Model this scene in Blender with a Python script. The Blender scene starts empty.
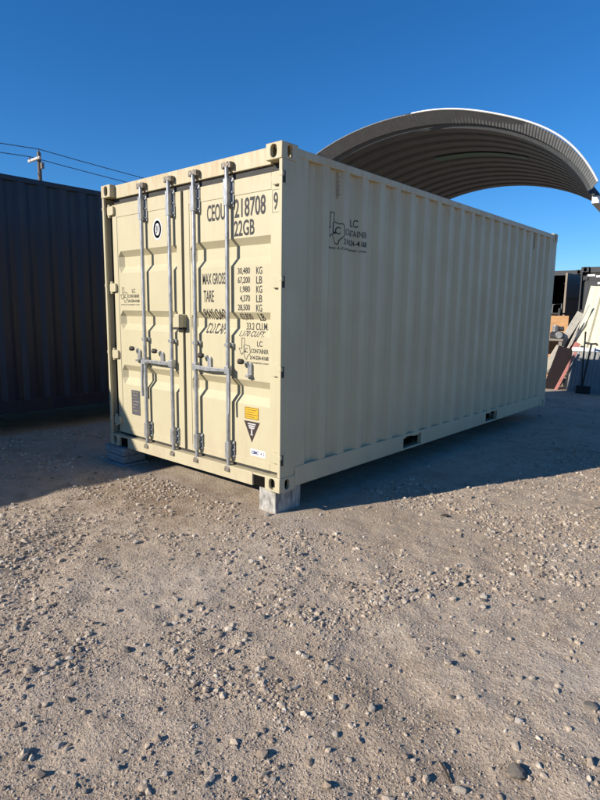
import bpy, bmesh, math, random
import numpy as np
from mathutils import Vector, Matrix

# ------------------------------------------------------------------ camera, sky, sun
scene = bpy.context.scene
COL = scene.collection
rad = math.radians

CAM = Vector((2.8968, -3.0899, 1.3937))
YAW, PITCH, ROLL, FPX = -0.7177, -0.1534, 0.0130, 568.39
fwd = Vector((math.sin(YAW)*math.cos(PITCH), math.cos(YAW)*math.cos(PITCH), math.sin(PITCH)))
rt = Vector((math.cos(YAW), -math.sin(YAW), 0)); up = rt.cross(fwd)
r2 = rt*math.cos(ROLL) + up*math.sin(ROLL); u2 = r2.cross(fwd)
cd = bpy.data.cameras.new('camera'); cam = bpy.data.objects.new('camera', cd); COL.objects.link(cam)
m = Matrix((r2, u2, -fwd)).transposed().to_4x4(); m.translation = CAM
cam.matrix_world = m
cd.sensor_fit = 'HORIZONTAL'; cd.sensor_width = 36.0; cd.lens = FPX/600*36.0
cd.clip_start = 0.05; cd.clip_end = 3000
scene.camera = cam

SUN = Vector((-1.0, -2.32, 1.215)).normalized()          # towards the sun
ELEV = math.asin(SUN.z); AZ = math.atan2(SUN.x, SUN.y)
w = bpy.data.worlds.new('World'); scene.world = w; w.use_nodes = True
nt = w.node_tree
sky = nt.nodes.new('ShaderNodeTexSky'); sky.sky_type = 'NISHITA'; sky.sun_disc = False
sky.sun_elevation = ELEV; sky.sun_rotation = AZ
sky.altitude = 200; sky.air_density = 1.0; sky.dust_density = 0.0; sky.ozone_density = 9.0
hs = nt.nodes.new('ShaderNodeHueSaturation'); hs.inputs['Saturation'].default_value = 1.12
nt.links.new(sky.outputs[0], hs.inputs['Color']); nt.links.new(hs.outputs[0], nt.nodes['Background'].inputs[0])
nt.nodes['Background'].inputs[1].default_value = 0.100
sl = bpy.data.lights.new('sun', 'SUN'); sl.energy = 5.0; sl.angle = rad(0.5); sl.color = (1.0, 0.915, 0.80)
so = bpy.data.objects.new('sun', sl); COL.objects.link(so)
so.rotation_euler = (-SUN).to_track_quat('-Z', 'Y').to_euler(); so.location = (-20, -46, 24)
vs = scene.view_settings
vs.view_transform = 'Standard'; vs.look = 'None'; vs.gamma = 1.0; vs.use_curve_mapping = False
vs.exposure = 0.52

# ------------------------------------------------------------------ materials
def new_mat(name):
    m = bpy.data.materials.new(name); m.use_nodes = True
    t = m.node_tree
    return m, t, t.nodes['Principled BSDF']
def N(t, kind, **kw):
    n = t.nodes.new(kind)
    for k, v in kw.items():
        if k.startswith('i_'):
            key = k[2:].replace('_', ' ')
            n.inputs[key].default_value = v
        else: setattr(n, k, v)
    return n
def ramp(t, fac, stops):
    r = t.nodes.new('ShaderNodeValToRGB'); e = r.color_ramp.elements
    while len(e) < len(stops): e.new(0.5)
    for i, (p, c) in enumerate(stops):
        e[i].position = p; e[i].color = (*c, 1) if len(c) == 3 else c
    t.links.new(fac, r.inputs[0]); return r.outputs[0]
def mapped(t, scale=(1, 1, 1), coord='Object'):
    tc = t.nodes.new('ShaderNodeTexCoord'); mp = t.nodes.new('ShaderNodeMapping')
    mp.inputs['Scale'].default_value = scale
    t.links.new(tc.outputs[coord], mp.inputs[0]); return mp.outputs[0]
def mix(t, fac, a, b, mode='MIX'):
    x = t.nodes.new('ShaderNodeMix'); x.data_type = 'RGBA'; x.blend_type = mode
    for sock, v in ((x.inputs[0], fac), (x.inputs[6], a), (x.inputs[7], b)):
        if hasattr(v, 'links'): t.links.new(v, sock)
        elif isinstance(v, (int, float)): sock.default_value = v
        else: sock.default_value = (*v, 1)
    return x.outputs[2]
def bump(t, height, strength, dist, prev=None):
    b = t.nodes.new('ShaderNodeBump'); b.inputs['Strength'].default_value = strength; b.inputs['Distance'].default_value = dist
    t.links.new(height, b.inputs['Height'])
    if prev is not None: t.links.new(prev, b.inputs['Normal'])
    return b.outputs[0]

def paint(name, col, dirt, rough=0.5, streak=0.35, rust=0.5, dent=0.006, rustcol=(0.16, 0.07, 0.03), yard=False):
    m, t, p = new_mat(name)
    n1 = N(t, 'ShaderNodeTexNoise', i_Scale=3.0, i_Detail=6.0); t.links.new(mapped(t), n1.inputs[0])
    n2 = N(t, 'ShaderNodeTexNoise', i_Scale=5.0, i_Detail=5.0); t.links.new(mapped(t, (3.2, 3.2, 0.22)), n2.inputs[0])
    n3 = N(t, 'ShaderNodeTexNoise', i_Scale=14.0, i_Detail=8.0, i_Roughness=0.7); t.links.new(mapped(t, (1, 1, .6)), n3.inputs[0])
    a = ramp(t, n1.outputs[0], [(0.35, (0, 0, 0)), (0.75, (.45, .45, .45))])
    c = mix(t, a, col, dirt)
    s = ramp(t, n2.outputs[0], [(0.52, (0, 0, 0)), (0.8, (streak, streak, streak))])
    c = mix(t, s, c, dirt)
    r = ramp(t, n3.outputs[0], [(0.70, (0, 0, 0)), (0.76, (rust, rust, rust))])
    c = mix(t, r, c, rustcol)
    if yard:      # dust thrown up along the bottom, rusty run-off under the roof rail, scuffs
        tc = t.nodes.new('ShaderNodeTexCoord'); sp = t.nodes.new('ShaderNodeSeparateXYZ'); t.links.new(tc.outputs['Object'], sp.inputs[0])
        for z0, z1, colr, amt, sc in ((0.62, 0.02, (0.40, 0.32, 0.23), 0.75, (2.2, 2.2, 1.3)), (2.28, 2.54, (0.40, 0.25, 0.12), 0.85, (7, 7, 1.2))):
            mr = N(t, 'ShaderNodeMapRange'); mr.inputs['From Min'].default_value = z0; mr.inputs['From Max'].default_value = z1; t.links.new(sp.outputs[2], mr.inputs[0])
            nn = N(t, 'ShaderNodeTexNoise', i_Scale=3.0, i_Detail=7.0, i_Roughness=0.65); t.links.new(mapped(t, sc), nn.inputs[0])
            k = N(t, 'ShaderNodeMath', operation='MULTIPLY'); t.links.new(mr.outputs[0], k.inputs[0]); t.links.new(ramp(t, nn.outputs[0], [(0.42, (0, 0, 0)), (0.72, (amt, amt, amt))]), k.inputs[1])
            c = mix(t, k.outputs[0], c, colr)
        n5 = N(t, 'ShaderNodeTexNoise', i_Scale=9.0, i_Detail=9.0, i_Roughness=0.8, i_Distortion=1.5); t.links.new(mapped(t, (1, 1, 3.5)), n5.inputs[0])
        c = mix(t, ramp(t, n5.outputs[0], [(0.68, (0, 0, 0)), (0.71, (.35, .35, .35))]), c, (0.36, 0.31, 0.22))
    t.links.new(c, p.inputs['Base Color'])
    rr = N(t, 'ShaderNodeMapRange', i_To_Min=rough-0.08, i_To_Max=rough+0.15); t.links.new(n1.outputs[0], rr.inputs[0]); t.links.new(rr.outputs[0], p.inputs['Roughness'])
    nb = N(t, 'ShaderNodeTexNoise', i_Scale=2.2, i_Detail=2.0); t.links.new(mapped(t), nb.inputs[0])
    b = bump(t, nb.outputs[0], 0.5, dent)
    nb2 = N(t, 'ShaderNodeTexNoise', i_Scale=180.0, i_Detail=2.0); t.links.new(mapped(t), nb2.inputs[0])
    b = bump(t, nb2.outputs[0], 0.15, 0.0006, b)
    t.links.new(b, p.inputs['Normal'])
    return m

def plain(name, col, rough=0.6, metal=0.0, var=0.25, scale=12.0, bmp=0.0, stretch=(1, 1, 1), spec=0.5):
    m, t, p = new_mat(name)
    n = N(t, 'ShaderNodeTexNoise', i_Scale=scale, i_Detail=6.0, i_Roughness=0.62); t.links.new(mapped(t, stretch), n.inputs[0])
    col = tuple(c*0.77 for c in col)
    lo = tuple(c*(1-var) for c in col); hi = tuple(min(1, c*(1+var)) for c in col)
    t.links.new(ramp(t, n.outputs[0], [(0.3, lo), (0.7, hi)]), p.inputs['Base Color'])
    p.inputs['Roughness'].default_value = rough; p.inputs['Metallic'].default_value = metal
    p.inputs['Specular IOR Level'].default_value = spec
    if bmp: t.links.new(bump(t, n.outputs[0], 0.6, bmp), p.inputs['Normal'])
    return m

M = {}
M['beige'] = paint('beige_paint', (0.468, 0.422, 0.276), (0.390, 0.336, 0.210), 0.48, 0.42, 0.50, 0.020, (0.27, 0.14, 0.06), True)
M['dark'] = paint('navy_black_paint', (0.003, 0.010, 0.030), (0.027, 0.025, 0.022), 0.42, 1.0, 0.25, 0.012, (0.05, 0.02, 0.012))
M['dark2'] = paint('black_blue_paint', (0.010, 0.013, 0.019), (0.017, 0.016, 0.016), 0.55, 0.6, 0.3, 0.008, (0.03, 0.015, 0.01))
M['grey_paint'] = paint('grey_paint', (0.27, 0.215, 0.165), (0.20, 0.16, 0.125), 0.9, 0.5, 0.2)
M['steel'] = plain('galvanised_steel', (0.46, 0.475, 0.49), 0.45, 0.6, 0.38, 38.0, 0.0006, (1, 1, .4))
M['steel_worn'] = plain('worn_steel', (0.25, 0.22, 0.18), 0.6, 0.4, 0.6, 45.0, 0.002)
M['gasket'] = plain('rubber_gasket', (0.036, 0.034, 0.031), 0.75, 0, 0.2)
M['black'] = plain('black_print', (0.018, 0.017, 0.018), 0.6, 0, 0.2)
M['knob'] = plain('dark_brown_rubber', (0.05, 0.035, 0.025), 0.6)
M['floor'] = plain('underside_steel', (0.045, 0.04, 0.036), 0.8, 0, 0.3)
M['sticker_white'] = plain('white_sticker', (0.78, 0.79, 0.80), 0.45, 0, 0.06)
M['sticker_yellow'] = plain('yellow_sticker', (0.80, 0.46, 0.03), 0.45, 0, 0.15, 25.0)
M['sticker_brown'] = plain('dark_brown_sticker', (0.045, 0.028, 0.024), 0.5, 0, 0.2)
M['print_white'] = plain('pale_print', (0.62, 0.60, 0.58), 0.5, 0, 0.1)
M['print_navy'] = plain('navy_print', (0.03, 0.05, 0.18), 0.5, 0, 0.1)
M['plate'] = plain('grey_data_plate', (0.20, 0.20, 0.215), 0.4, 0.5, 0.35, 60.0)
M['concrete'] = plain('concrete_block', (0.40, 0.385, 0.35), 0.95, 0, 0.65, 11.0, 0.012, (2.2, 2.2, .9), 0.15)
M['timber_blue'] = plain('weathered_timber', (0.15, 0.16, 0.16), 0.9, 0, 0.35, 14.0, 0.004, (.25, 2, 3), 0.2)
M['cavity_shade'] = plain('painted_cavity_shade', (0.010, 0.009, 0.008), 0.95, 0, 0.2, 12, 0, (1, 1, 1), 0.05)  # near-black colour painting the shade inside openings
M['support'] = plain('pale_weathered_plank', (0.30, 0.315, 0.32), 0.9, 0, 0.35, 14.0, 0.004, (.25, 2, 3), 0.2)
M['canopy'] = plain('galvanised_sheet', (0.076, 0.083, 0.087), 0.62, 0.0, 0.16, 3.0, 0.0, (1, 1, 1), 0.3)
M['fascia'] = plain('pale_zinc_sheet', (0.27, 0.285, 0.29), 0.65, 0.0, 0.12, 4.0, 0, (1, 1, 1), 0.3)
M['white_trim'] = plain('white_trim', (0.78, 0.78, 0.76), 0.5, 0, 0.06)
M['green'] = plain('green_sheet', (0.012, 0.10, 0.055), 0.6, 0, 0.2)
M['cream'] = plain('cream_sheet_metal', (0.72, 0.655, 0.46), 0.55, 0, 0.10, 3.0)
M['zinc'] = plain('zinc_sheet', (0.25, 0.255, 0.245), 0.6, 0.0, 0.15, 4.0)
M['pink'] = plain('faded_red_board', (0.62, 0.25, 0.21), 0.7, 0, 0.15, 6.0)
M['maroon'] = plain('dark_maroon_board', (0.010, 0.003, 0.005), 0.85, 0, 0.3, 6.0)
M['white_board'] = plain('off_white_board', (0.62, 0.58, 0.50), 0.7, 0, 0.2, 6.0)
M['plywood'] = plain('plywood', (0.50, 0.27, 0.11), 0.75, 0, 0.22, 5.0, 0.001, (1, 1, 6))
M['bench'] = plain('grey_bench_wood', (0.26, 0.23, 0.19), 0.8, 0, 0.3, 7.0, 0.001, (6, 1, 1))
M['engine'] = plain('oily_metal', (0.10, 0.10, 0.10), 0.45, 0.6, 0.5, 20.0)
M['alu'] = plain('cast_aluminium', (0.50, 0.49, 0.47), 0.45, 0.6, 0.3, 20.0)
M['tool'] = plain('black_tool_metal', (0.014, 0.016, 0.018), 0.55, 0.2)
M['pole'] = plain('pole_timber', (0.16, 0.13, 0.11), 0.9, 0, 0.25, 4.0, 0, (3, 3, .2))
M['arm'] = plain('pale_crossarm', (0.58, 0.55, 0.50), 0.8, 0, 0.15)
M['wire'] = plain('wire', (0.05, 0.055, 0.065), 0.6)
M['ceramic'] = plain('insulator', (0.20, 0.15, 0.13), 0.3)
M['vent'] = plain('tan_vent_cover', (0.46, 0.37, 0.25), 0.7, 0, 0.30, 30.0)

# ground, pebbles, stones
def ground_mat():
    m, t, p = new_mat('dirt_and_gravel')
    P = mapped(t)
    big = N(t, 'ShaderNodeTexNoise', i_Scale=0.55, i_Detail=5.0, i_Roughness=0.6, i_Distortion=0.6); t.links.new(P, big.inputs[0])
    mid = N(t, 'ShaderNodeTexNoise', i_Scale=5.0, i_Detail=8.0, i_Roughness=0.68); t.links.new(P, mid.inputs[0])
    fin = N(t, 'ShaderNodeTexNoise', i_Scale=95.0, i_Detail=6.0, i_Roughness=0.75); t.links.new(P, fin.inputs[0])
    v = N(t, 'ShaderNodeTexVoronoi', i_Scale=120.0, i_Randomness=1.0); t.links.new(P, v.inputs['Vector'])
    v2 = N(t, 'ShaderNodeTexVoronoi', i_Scale=46.0, i_Randomness=1.0); t.links.new(P, v2.inputs['Vector'])
    c = ramp(t, big.outputs[0], [(0.33, (0.350, 0.274, 0.198)), (0.52, (0.410, 0.334, 0.255)), (0.70, (0.445, 0.376, 0.300))])
    c2 = ramp(t, mid.outputs[0], [(0.30, (0.70, 0.67, 0.64)), (0.50, (1.03, 1.03, 1.03)), (0.74, (1.24, 1.23, 1.21))])
    c = mix(t, 0.75, c, c2, 'MULTIPLY')
    c3 = ramp(t, fin.outputs[0], [(0.32, (0.34, 0.31, 0.29)), (0.5, (1, 1, 1)), (0.70, (1.38, 1.37, 1.35))])
    c = mix(t, 0.7, c, c3, 'MULTIPLY')
    sel = ramp(t, v.outputs['Color'], [(0.80, (0, 0, 0)), (0.86, (.55, .55, .55))])
    c = mix(t, sel, c, (0.502, 0.433, 0.350))
    # trodden, damp brown earth in front of the doors
    mp = t.nodes.new('ShaderNodeMapping'); mp.vector_type = 'POINT'; mp.inputs['Location'].default_value = (0.44, 0.26, 0.08); mp.inputs['Scale'].default_value = (0.40, 0.75, 0.40); tc = t.nodes.new('ShaderNodeTexCoord')
    t.links.new(tc.outputs['Object'], mp.inputs[0]); ln = N(t, 'ShaderNodeVectorMath', operation='LENGTH'); t.links.new(mp.outputs[0], ln.inputs[0])
    ad = N(t, 'ShaderNodeMath', operation='MULTIPLY_ADD'); t.links.new(mid.outputs[0], ad.inputs[0]); ad.inputs[1].default_value = 0.9; t.links.new(ln.outputs['Value'], ad.inputs[2])
    c = mix(t, ramp(t, ad.outputs[0], [(0.48, (.70, .70, .70)), (0.95, (0, 0, 0))]), c, (0.185, 0.125, 0.080))
    t.links.new(c, p.inputs['Base Color'])
    p.inputs['Roughness'].default_value = 0.95; p.inputs['Specular IOR Level'].default_value = 0.12
    b = bump(t, mid.outputs[0], 0.7, 0.012)
    inv = ramp(t, v2.outputs['Distance'], [(0.0, (1, 1, 1)), (0.55, (0, 0, 0))])
    b = bump(t, inv, 0.45, 0.006, b)
    inv2 = ramp(t, v.outputs['Distance'], [(0.0, (1, 1, 1)), (0.6, (0, 0, 0))])
    b = bump(t, inv2, 0.55, 0.0035, b)
    b = bump(t, fin.outputs[0], 0.8, 0.003, b)
    t.links.new(b, p.inputs['Normal'])
    return m
M['ground'] = ground_mat()

def pebble_mat():
    m, t, p = new_mat('pebbles')
    g = t.nodes.new('ShaderNodeNewGeometry')
    c = ramp(t, g.outputs['Random Per Island'], [(0.0, (0.190, 0.156, 0.129)), (0.15, (0.312, 0.247, 0.186)), (0.5, (0.403, 0.327, 0.247)), (0.80, (0.471, 0.395, 0.312)), (1.0, (0.547, 0.486, 0.403))])
    n = N(t, 'ShaderNodeTexNoise', i_Scale=160.0, i_Detail=4.0); t.links.new(mapped(t), n.inputs[0])
    c = mix(t, 0.6, c, ramp(t, n.outputs[0], [(0.3, (0.72, 0.70, 0.68)), (0.7, (1.1, 1.1, 1.1))]), 'MULTIPLY')
    t.links.new(c, p.inputs['Base Color']); p.inputs['Roughness'].default_value = 0.92; p.inputs['Specular IOR Level'].default_value = 0.15
    return m
M['pebble'] = pebble_mat()

def stone_mat(name, cols):
    m, t, p = new_mat(name)
    oi = t.nodes.new('ShaderNodeObjectInfo')
    c = ramp(t, oi.outputs['Random'], [(i/(len(cols)-1), k) for i, k in enumerate(cols)])
    n = N(t, 'ShaderNodeTexNoise', i_Scale=5.0, i_Detail=8.0, i_Roughness=0.7); t.links.new(mapped(t), n.inputs[0])
    c = mix(t, 0.8, c, ramp(t, n.outputs[0], [(0.3, (0.62, 0.60, 0.58)), (0.7, (1.15, 1.14, 1.12))]), 'MULTIPLY')
    t.links.new(c, p.inputs['Base Color']); p.inputs['Roughness'].default_value = 0.9; p.inputs['Specular IOR Level'].default_value = 0.2
    t.links.new(bump(t, n.outputs[0], 0.6, 0.035), p.inputs['Normal'])
    return m
M['stone'] = stone_mat('pale_stone', [(0.429, 0.351, 0.273), (0.530, 0.452, 0.367), (0.468, 0.413, 0.343), (0.608, 0.546, 0.468)])
M['stone_dark'] = stone_mat('dark_stone', [(0.172, 0.156, 0.140), (0.296, 0.265, 0.226)])
M['clod'] = stone_mat('dark_clod', [(0.07, 0.06, 0.05), (0.11, 0.09, 0.075)])
M['twig'] = plain('dry_twig', (0.06, 0.045, 0.035), 0.9)

# ------------------------------------------------------------------ helpers
def tag(o, label=None, cat=None, group=None, kind=None):
    if label: o['label'] = label
    if cat: o['category'] = cat
    if group: o['group'] = group
    if kind: o['kind'] = kind
    return o
def empty(name, loc=(0, 0, 0), rz=0.0, label=None, cat=None, group=None):
    o = bpy.data.objects.new(name, None); COL.objects.link(o); o.location = loc; o.rotation_euler = (0, 0, rz)
    o.empty_display_size = 0.2
    return tag(o, label, cat, group)
def link(name, me, mat, parent=None, smooth=None, bevel=0.0):
    o = bpy.data.objects.new(name, me); COL.objects.link(o)
    if mat is not None and not me.materials: me.materials.append(mat)
    if parent: o.parent = parent
    if smooth is not None:
        me.shade_smooth(); me.set_sharp_from_angle(angle=rad(smooth))
    if bevel:
        b = o.modifiers.new('bevel', 'BEVEL'); b.width = bevel; b.segments = 2; b.limit_method = 'ANGLE'; b.angle_limit = rad(40)
    return o
class MB:
    def __init__(s): s.v = []; s.f = []
    def add(s, vs, fs):
        k = len(s.v); s.v += [tuple(p) for p in vs]; s.f += [tuple(i+k for i in f) for f in fs]; return s
    def box(s, a, b):
        (x0, y0, z0), (x1, y1, z1) = a, b
        vs = [(x, y, z) for z in (z0, z1) for y in (y0, y1) for x in (x0, x1)]
        return s.add(vs, [(0, 2, 3, 1), (4, 5, 7, 6), (0, 1, 5, 4), (2, 6, 7, 3), (0, 4, 6, 2), (1, 3, 7, 5)])
    def tube(s, pts, r, n=10, cap=True):
        pts = [Vector(p) for p in pts]; rings = []
        ref = None
        for i, p in enumerate(pts):
            d = (pts[min(i+1, len(pts)-1)] - pts[max(i-1, 0)]).normalized()
            if ref is None: ref = Vector((1, 0, 0)) if abs(d.x) < 0.8 else Vector((0, 1, 0))
            a = d.cross(ref).normalized(); b = d.cross(a); ref = b.cross(d) if False else ref
            rr = r[i] if isinstance(r, (list, tuple)) else r
            rings.append([p + a*math.cos(2*math.pi*k/n)*rr + b*math.sin(2*math.pi*k/n)*rr for k in range(n)])
        vs = [q for ring in rings for q in ring]; fs = []
        for i in range(len(pts)-1):
            for k in range(n):
                a, b = i*n+k, i*n+(k+1) % n
                fs.append((a, a+n, b+n, b))
        if cap: fs += [tuple(range(n)), tuple(reversed(range((len(pts)-1)*n, len(pts)*n)))]
        return s.add(vs, fs)
    def prism(s, poly, fn, a, b):
        """poly: list of 2D points, fn(u,v,t)->xyz, extruded t=a..b"""
        n = len(poly)
        vs = [fn(u, v, a) for u, v in poly] + [fn(u, v, b) for u, v in poly]
        return s.add(vs, [tuple(range(n)), tuple(reversed(range(n, 2*n)))] + [(i, i+n, (i+1) % n+n, (i+1) % n) for i in range(n)])
    def mesh(s, name):
        me = bpy.data.meshes.new(name); me.from_pydata(s.v, [], s.f)
        bm = bmesh.new(); bm.from_mesh(me); bmesh.ops.recalc_face_normals(bm, faces=bm.faces); bm.to_mesh(me); bm.free()
        me.update(); return me
    def build(s, name, mat, parent=None, smooth=None, bevel=0.0):
        return link(name, s.mesh(name), mat, parent, smooth, bevel)
def box(name, a, b, mat, parent=None, bevel=0.0):
    return MB().box(a, b).build(name, mat, parent, None, bevel)

def stadium(cx, cy, hw, hh, n=8):
    out = []
    if hh >= hw:
        for c, s0 in ((hh-hw, 0), (-(hh-hw), math.pi)):
            for k in range(n+1):
                a = s0 + math.pi*k/n; out.append((cx + hw*math.cos(a), cy + c + hw*math.sin(a)))
    else:
        return [(cx + (y-cy), cy + (x-cx)) for x, y in stadium(cx, cy, hh, hw, n)]
    return out

def casting(cx, cy, cz, parent, mat, up_):
    """hollow corner casting; (cx,cy,cz) sign triple of its outward corner; box from corner inwards"""
    W_, L_, H_ = 0.162, 0.178, 0.118
    bm = bmesh.new()
    X = (0, -cx[1]*W_); Y = (0, -cy[1]*L_); Z = (0, -cz[1]*H_)
    ox, oy, oz = cx[0], cy[0], cz[0]
    def face(fn, w_, h_, hole, depthfn):
        outer = [(0, 0), (w_, 0), (w_, h_), (0, h_)]
        ed = []
        vo = [bm.verts.new(fn(u, v, 0)) for u, v in outer]
        ed += [bm.edges.new((vo[i], vo[(i+1) % 4])) for i in range(4)]
        if hole:
            hv = [bm.verts.new(fn(u, v, 0)) for u, v in hole]; n = len(hv)
            he = [bm.edges.new((hv[i], hv[(i+1) % n])) for i in range(n)]
            ed += he
            hv2 = [bm.verts.new(fn(u, v, 0.028)) for u, v in hole]
            for i in range(n): bm.faces.new((hv[i], hv[(i+1) % n], hv2[(i+1) % n], hv2[i]))
        bmesh.ops.triangle_fill(bm, use_beauty=True, edges=ed)
    sx, sy, sz = -cx[1], -cy[1], -cz[1]
    face(lambda u, v, d: (ox+sx*u, oy+sy*d, oz+sz*v), W_, H_, stadium(W_*0.52, H_*0.5, 0.031, 0.046), None)
    face(lambda u, v, d: (ox+sx*d, oy+sy*u, oz+sz*v), L_, H_, stadium(L_*0.5, H_*0.5, 0.026, 0.042), None)
    face(lambda u, v, d: (ox+sx*u, oy+sy*v, oz+sz*d), W_, L_, stadium(W_*0.5, L_*0.5, 0.032, 0.062), None)
    face(lambda u, v, d: (ox+sx*W_, oy+sy*u, oz+sz*v), L_, H_, None, None)
    face(lambda u, v, d: (ox+sx*u, oy+sy*L_, oz+sz*v), W_, H_, None, None)
    face(lambda u, v, d: (ox+sx*u, oy+sy*v, oz+sz*H_), W_, L_, None, None)
    bmesh.ops.remove_doubles(bm, verts=bm.verts, dist=1e-5)
    bmesh.ops.recalc_face_normals(bm, faces=bm.faces)
    me = bpy.data.meshes.new('corner_casting'); bm.to_mesh(me); bm.free()
    return link('corner_casting', me, mat, parent, 35, 0.006)

# flat print laid on a surface: verts in (u,v), surf(u,v)->xyz
def lay(bm, name, surf, mat, parent, cuts_u=(), cuts_v=()):
    for cu in cuts_u:
        bmesh.ops.bisect_plane(bm, geom=bm.verts[:]+bm.edges[:]+bm.faces[:], plane_co=(cu, 0, 0), plane_no=(1, 0, 0))
    for cv in cuts_v:
        bmesh.ops.bisect_plane(bm, geom=bm.verts[:]+bm.edges[:]+bm.faces[:], plane_co=(0, cv, 0), plane_no=(0, 1, 0))
    for v in bm.verts: v.co = Vector(surf(v.co.x, v.co.y))
    me = bpy.data.meshes.new(name); bm.to_mesh(me); bm.free()
    return link(name, me, mat, parent)
def text_bm(body, u0, u1, v0, v1, bold=0.012):
    c = bpy.data.curves.new('t', 'FONT'); c.body = body; c.size = 1; c.offset = bold; c.resolution_u = 4
    o = bpy.data.objects.new('t', c); COL.objects.link(o)
    dg = bpy.context.evaluated_depsgraph_get(); dg.update()
    me = bpy.data.meshes.new_from_object(o.evaluated_get(dg))
    bpy.data.objects.remove(o); bpy.data.curves.remove(c)
    bm = bmesh.new(); bm.from_mesh(me); bpy.data.meshes.remove(me)
    xs = [v.co.x for v in bm.verts]; ys = [v.co.y for v in bm.verts]
    a, b, cc, d = min(xs), max(xs), min(ys), max(ys)
    for v in bm.verts:
        v.co = Vector((u0+(v.co.x-a)/(b-a)*(u1-u0), v0+(v.co.y-cc)/(d-cc)*(v1-v0), 0))
    return bm
def poly_bm(polys):
    bm = bmesh.new()
    for p in polys: bm.faces.new([bm.verts.new((u, v, 0)) for u, v in p])
    return bm
def stroke_bm(pts, wd, closed=True):
    n = len(pts); P = [Vector(p) for p in pts]; bm = bmesh.new()
    for i in range(n if closed else n-1):
        a, b = P[i], P[(i+1) % n]; d = (b-a)
        if d.length < 1e-6: continue
        d.normalize(); nn = Vector((-d.y, d.x))*wd/2; a2 = a-d*wd*0.3; b2 = b+d*wd*0.3
        bm.faces.new([bm.verts.new((*q, 0)) for q in (a2-nn, b2-nn, b2+nn, a2+nn)])
    return bm
TEXAS = [(.27, 1), (.50, 1), (.50, .73), (.60, .70), (.72, .66), (.84, .67), (.95, .63), (.96, .48), (1, .38), (.96, .29), (.84, .22), (.72, .12), (.69, 0), (.57, .03), (.50, .16), (.42, .30), (.33, .30), (.26, .22), (.16, .28), (.11, .40), (0, .51), (.27, .51)]

# ------------------------------------------------------------------ noise for terrain
rng = np.random.default_rng(11)
PERM = rng.random((512, 512))
def vnoise(x, y):
    xi = np.floor(x).astype(int); yi = np.floor(y).astype(int); fx = x-xi; fy = y-yi
    fx = fx*fx*(3-2*fx); fy = fy*fy*(3-2*fy)
    a = PERM[xi % 512, yi % 512]; b = PERM[(xi+1) % 512, yi % 512]; c = PERM[xi % 512, (yi+1) % 512]; d = PERM[(xi+1) % 512, (yi+1) % 512]
    return (a*(1-fx)+b*fx)*(1-fy)+(c*(1-fx)+d*fx)*fy
def fbm(x, y, s, o=4, g=0.5):
    t = 0; a = 1; n = 0
    for k in range(o):
        t = t + a*vnoise(x*s+17.3*k, y*s+5.1*k); n += a; a *= g; s *= 2.03
    return t/n - 0.5
G0 = -0.19
def hgt(x, y):
    x = np.asarray(x, float); y = np.asarray(y, float)
    d = np.hypot(x-CAM.x, y-CAM.y)
    near = np.clip(1-(d-5)/9, 0, 1)
    far = np.clip((d-14)/60, 0, 1)
    h = fbm(x, y, 0.35, 3)*0.07*(1-far) + fbm(x+40, y+9, 1.7, 3)*0.026*(0.3+0.7*near) + fbm(x+3, y+70, 7.0, 4, 0.6)*0.022*near + fbm(x+13, y-31, 24.0, 2, 0.6)*0.010*near
    # faint wheel ruts crossing the yard
    u = (x*0.53 + y*0.85); wv = u + 0.25*np.sin((x*0.85-y*0.53)*0.9)
    for c0 in (-1.55, 0.25):
        h = h - 0.009*np.exp(-((wv-c0)/0.16)**2)*near + 0.005*np.exp(-((np.abs(wv-c0)-0.26)/0.09)**2)*near
    # level bearing under the container
    k = np.exp(-((np.clip(np.abs(x+1.2)-1.25, 0, None))**2+(np.clip(np.abs(y-3.0)-3.0, 0, None))**2)/0.25)
    return G0 + h*(1-0.85*k)

def coords(core0, core1, step, far0, far1, grow=1.16):
    c = list(np.arange(core0, core1, step)); s = step; x = c[0]
    left = []
    while x > far0: s *= grow; x -= s; left.append(x)
    s = step; x = c[-1]; right = []
    while x < far1: s *= grow; x += s; right.append(x)
    return np.array(left[::-1] + c + right)
def fast_mesh(name, V, F, smooth=True):
    """V (n,3), F (m,k) equal-sized faces"""
    me = bpy.data.meshes.new(name); k = F.shape[1]
    me.vertices.add(len(V)); me.vertices.foreach_set('co', np.ascontiguousarray(V, np.float32).ravel())
    me.loops.add(F.size); me.loops.foreach_set('vertex_index', np.ascontiguousarray(F, np.int32).ravel())
    me.polygons.add(len(F)); me.polygons.foreach_set('loop_start', np.arange(0, F.size, k, dtype=np.int32))
    me.polygons.foreach_set('loop_total', np.full(len(F), k, np.int32))
    me.polygons.foreach_set('use_smooth', np.full(len(F), smooth))
    me.update(calc_edges=True); return me

gx = coords(-3.4, 4.4, 0.02, -1500, 1500); gy = coords(-3.2, 3.6, 0.02, -1500, 1500)
XX, YY = np.meshgrid(gx, gy); ZZ = hgt(XX, YY)
nx, ny = len(gx), len(gy)
idx = (np.arange(ny-1)[:, None]*nx + np.arange(nx-1)[None, :]).ravel()
ground = link('ground', fast_mesh('ground', np.stack([XX.ravel(), YY.ravel(), ZZ.ravel()], 1), np.stack([idx, idx+1, idx+1+nx, idx+nx], 1)), M['ground'])
tag(ground, 'pale brown dirt and gravel yard', kind='structure')

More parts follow.
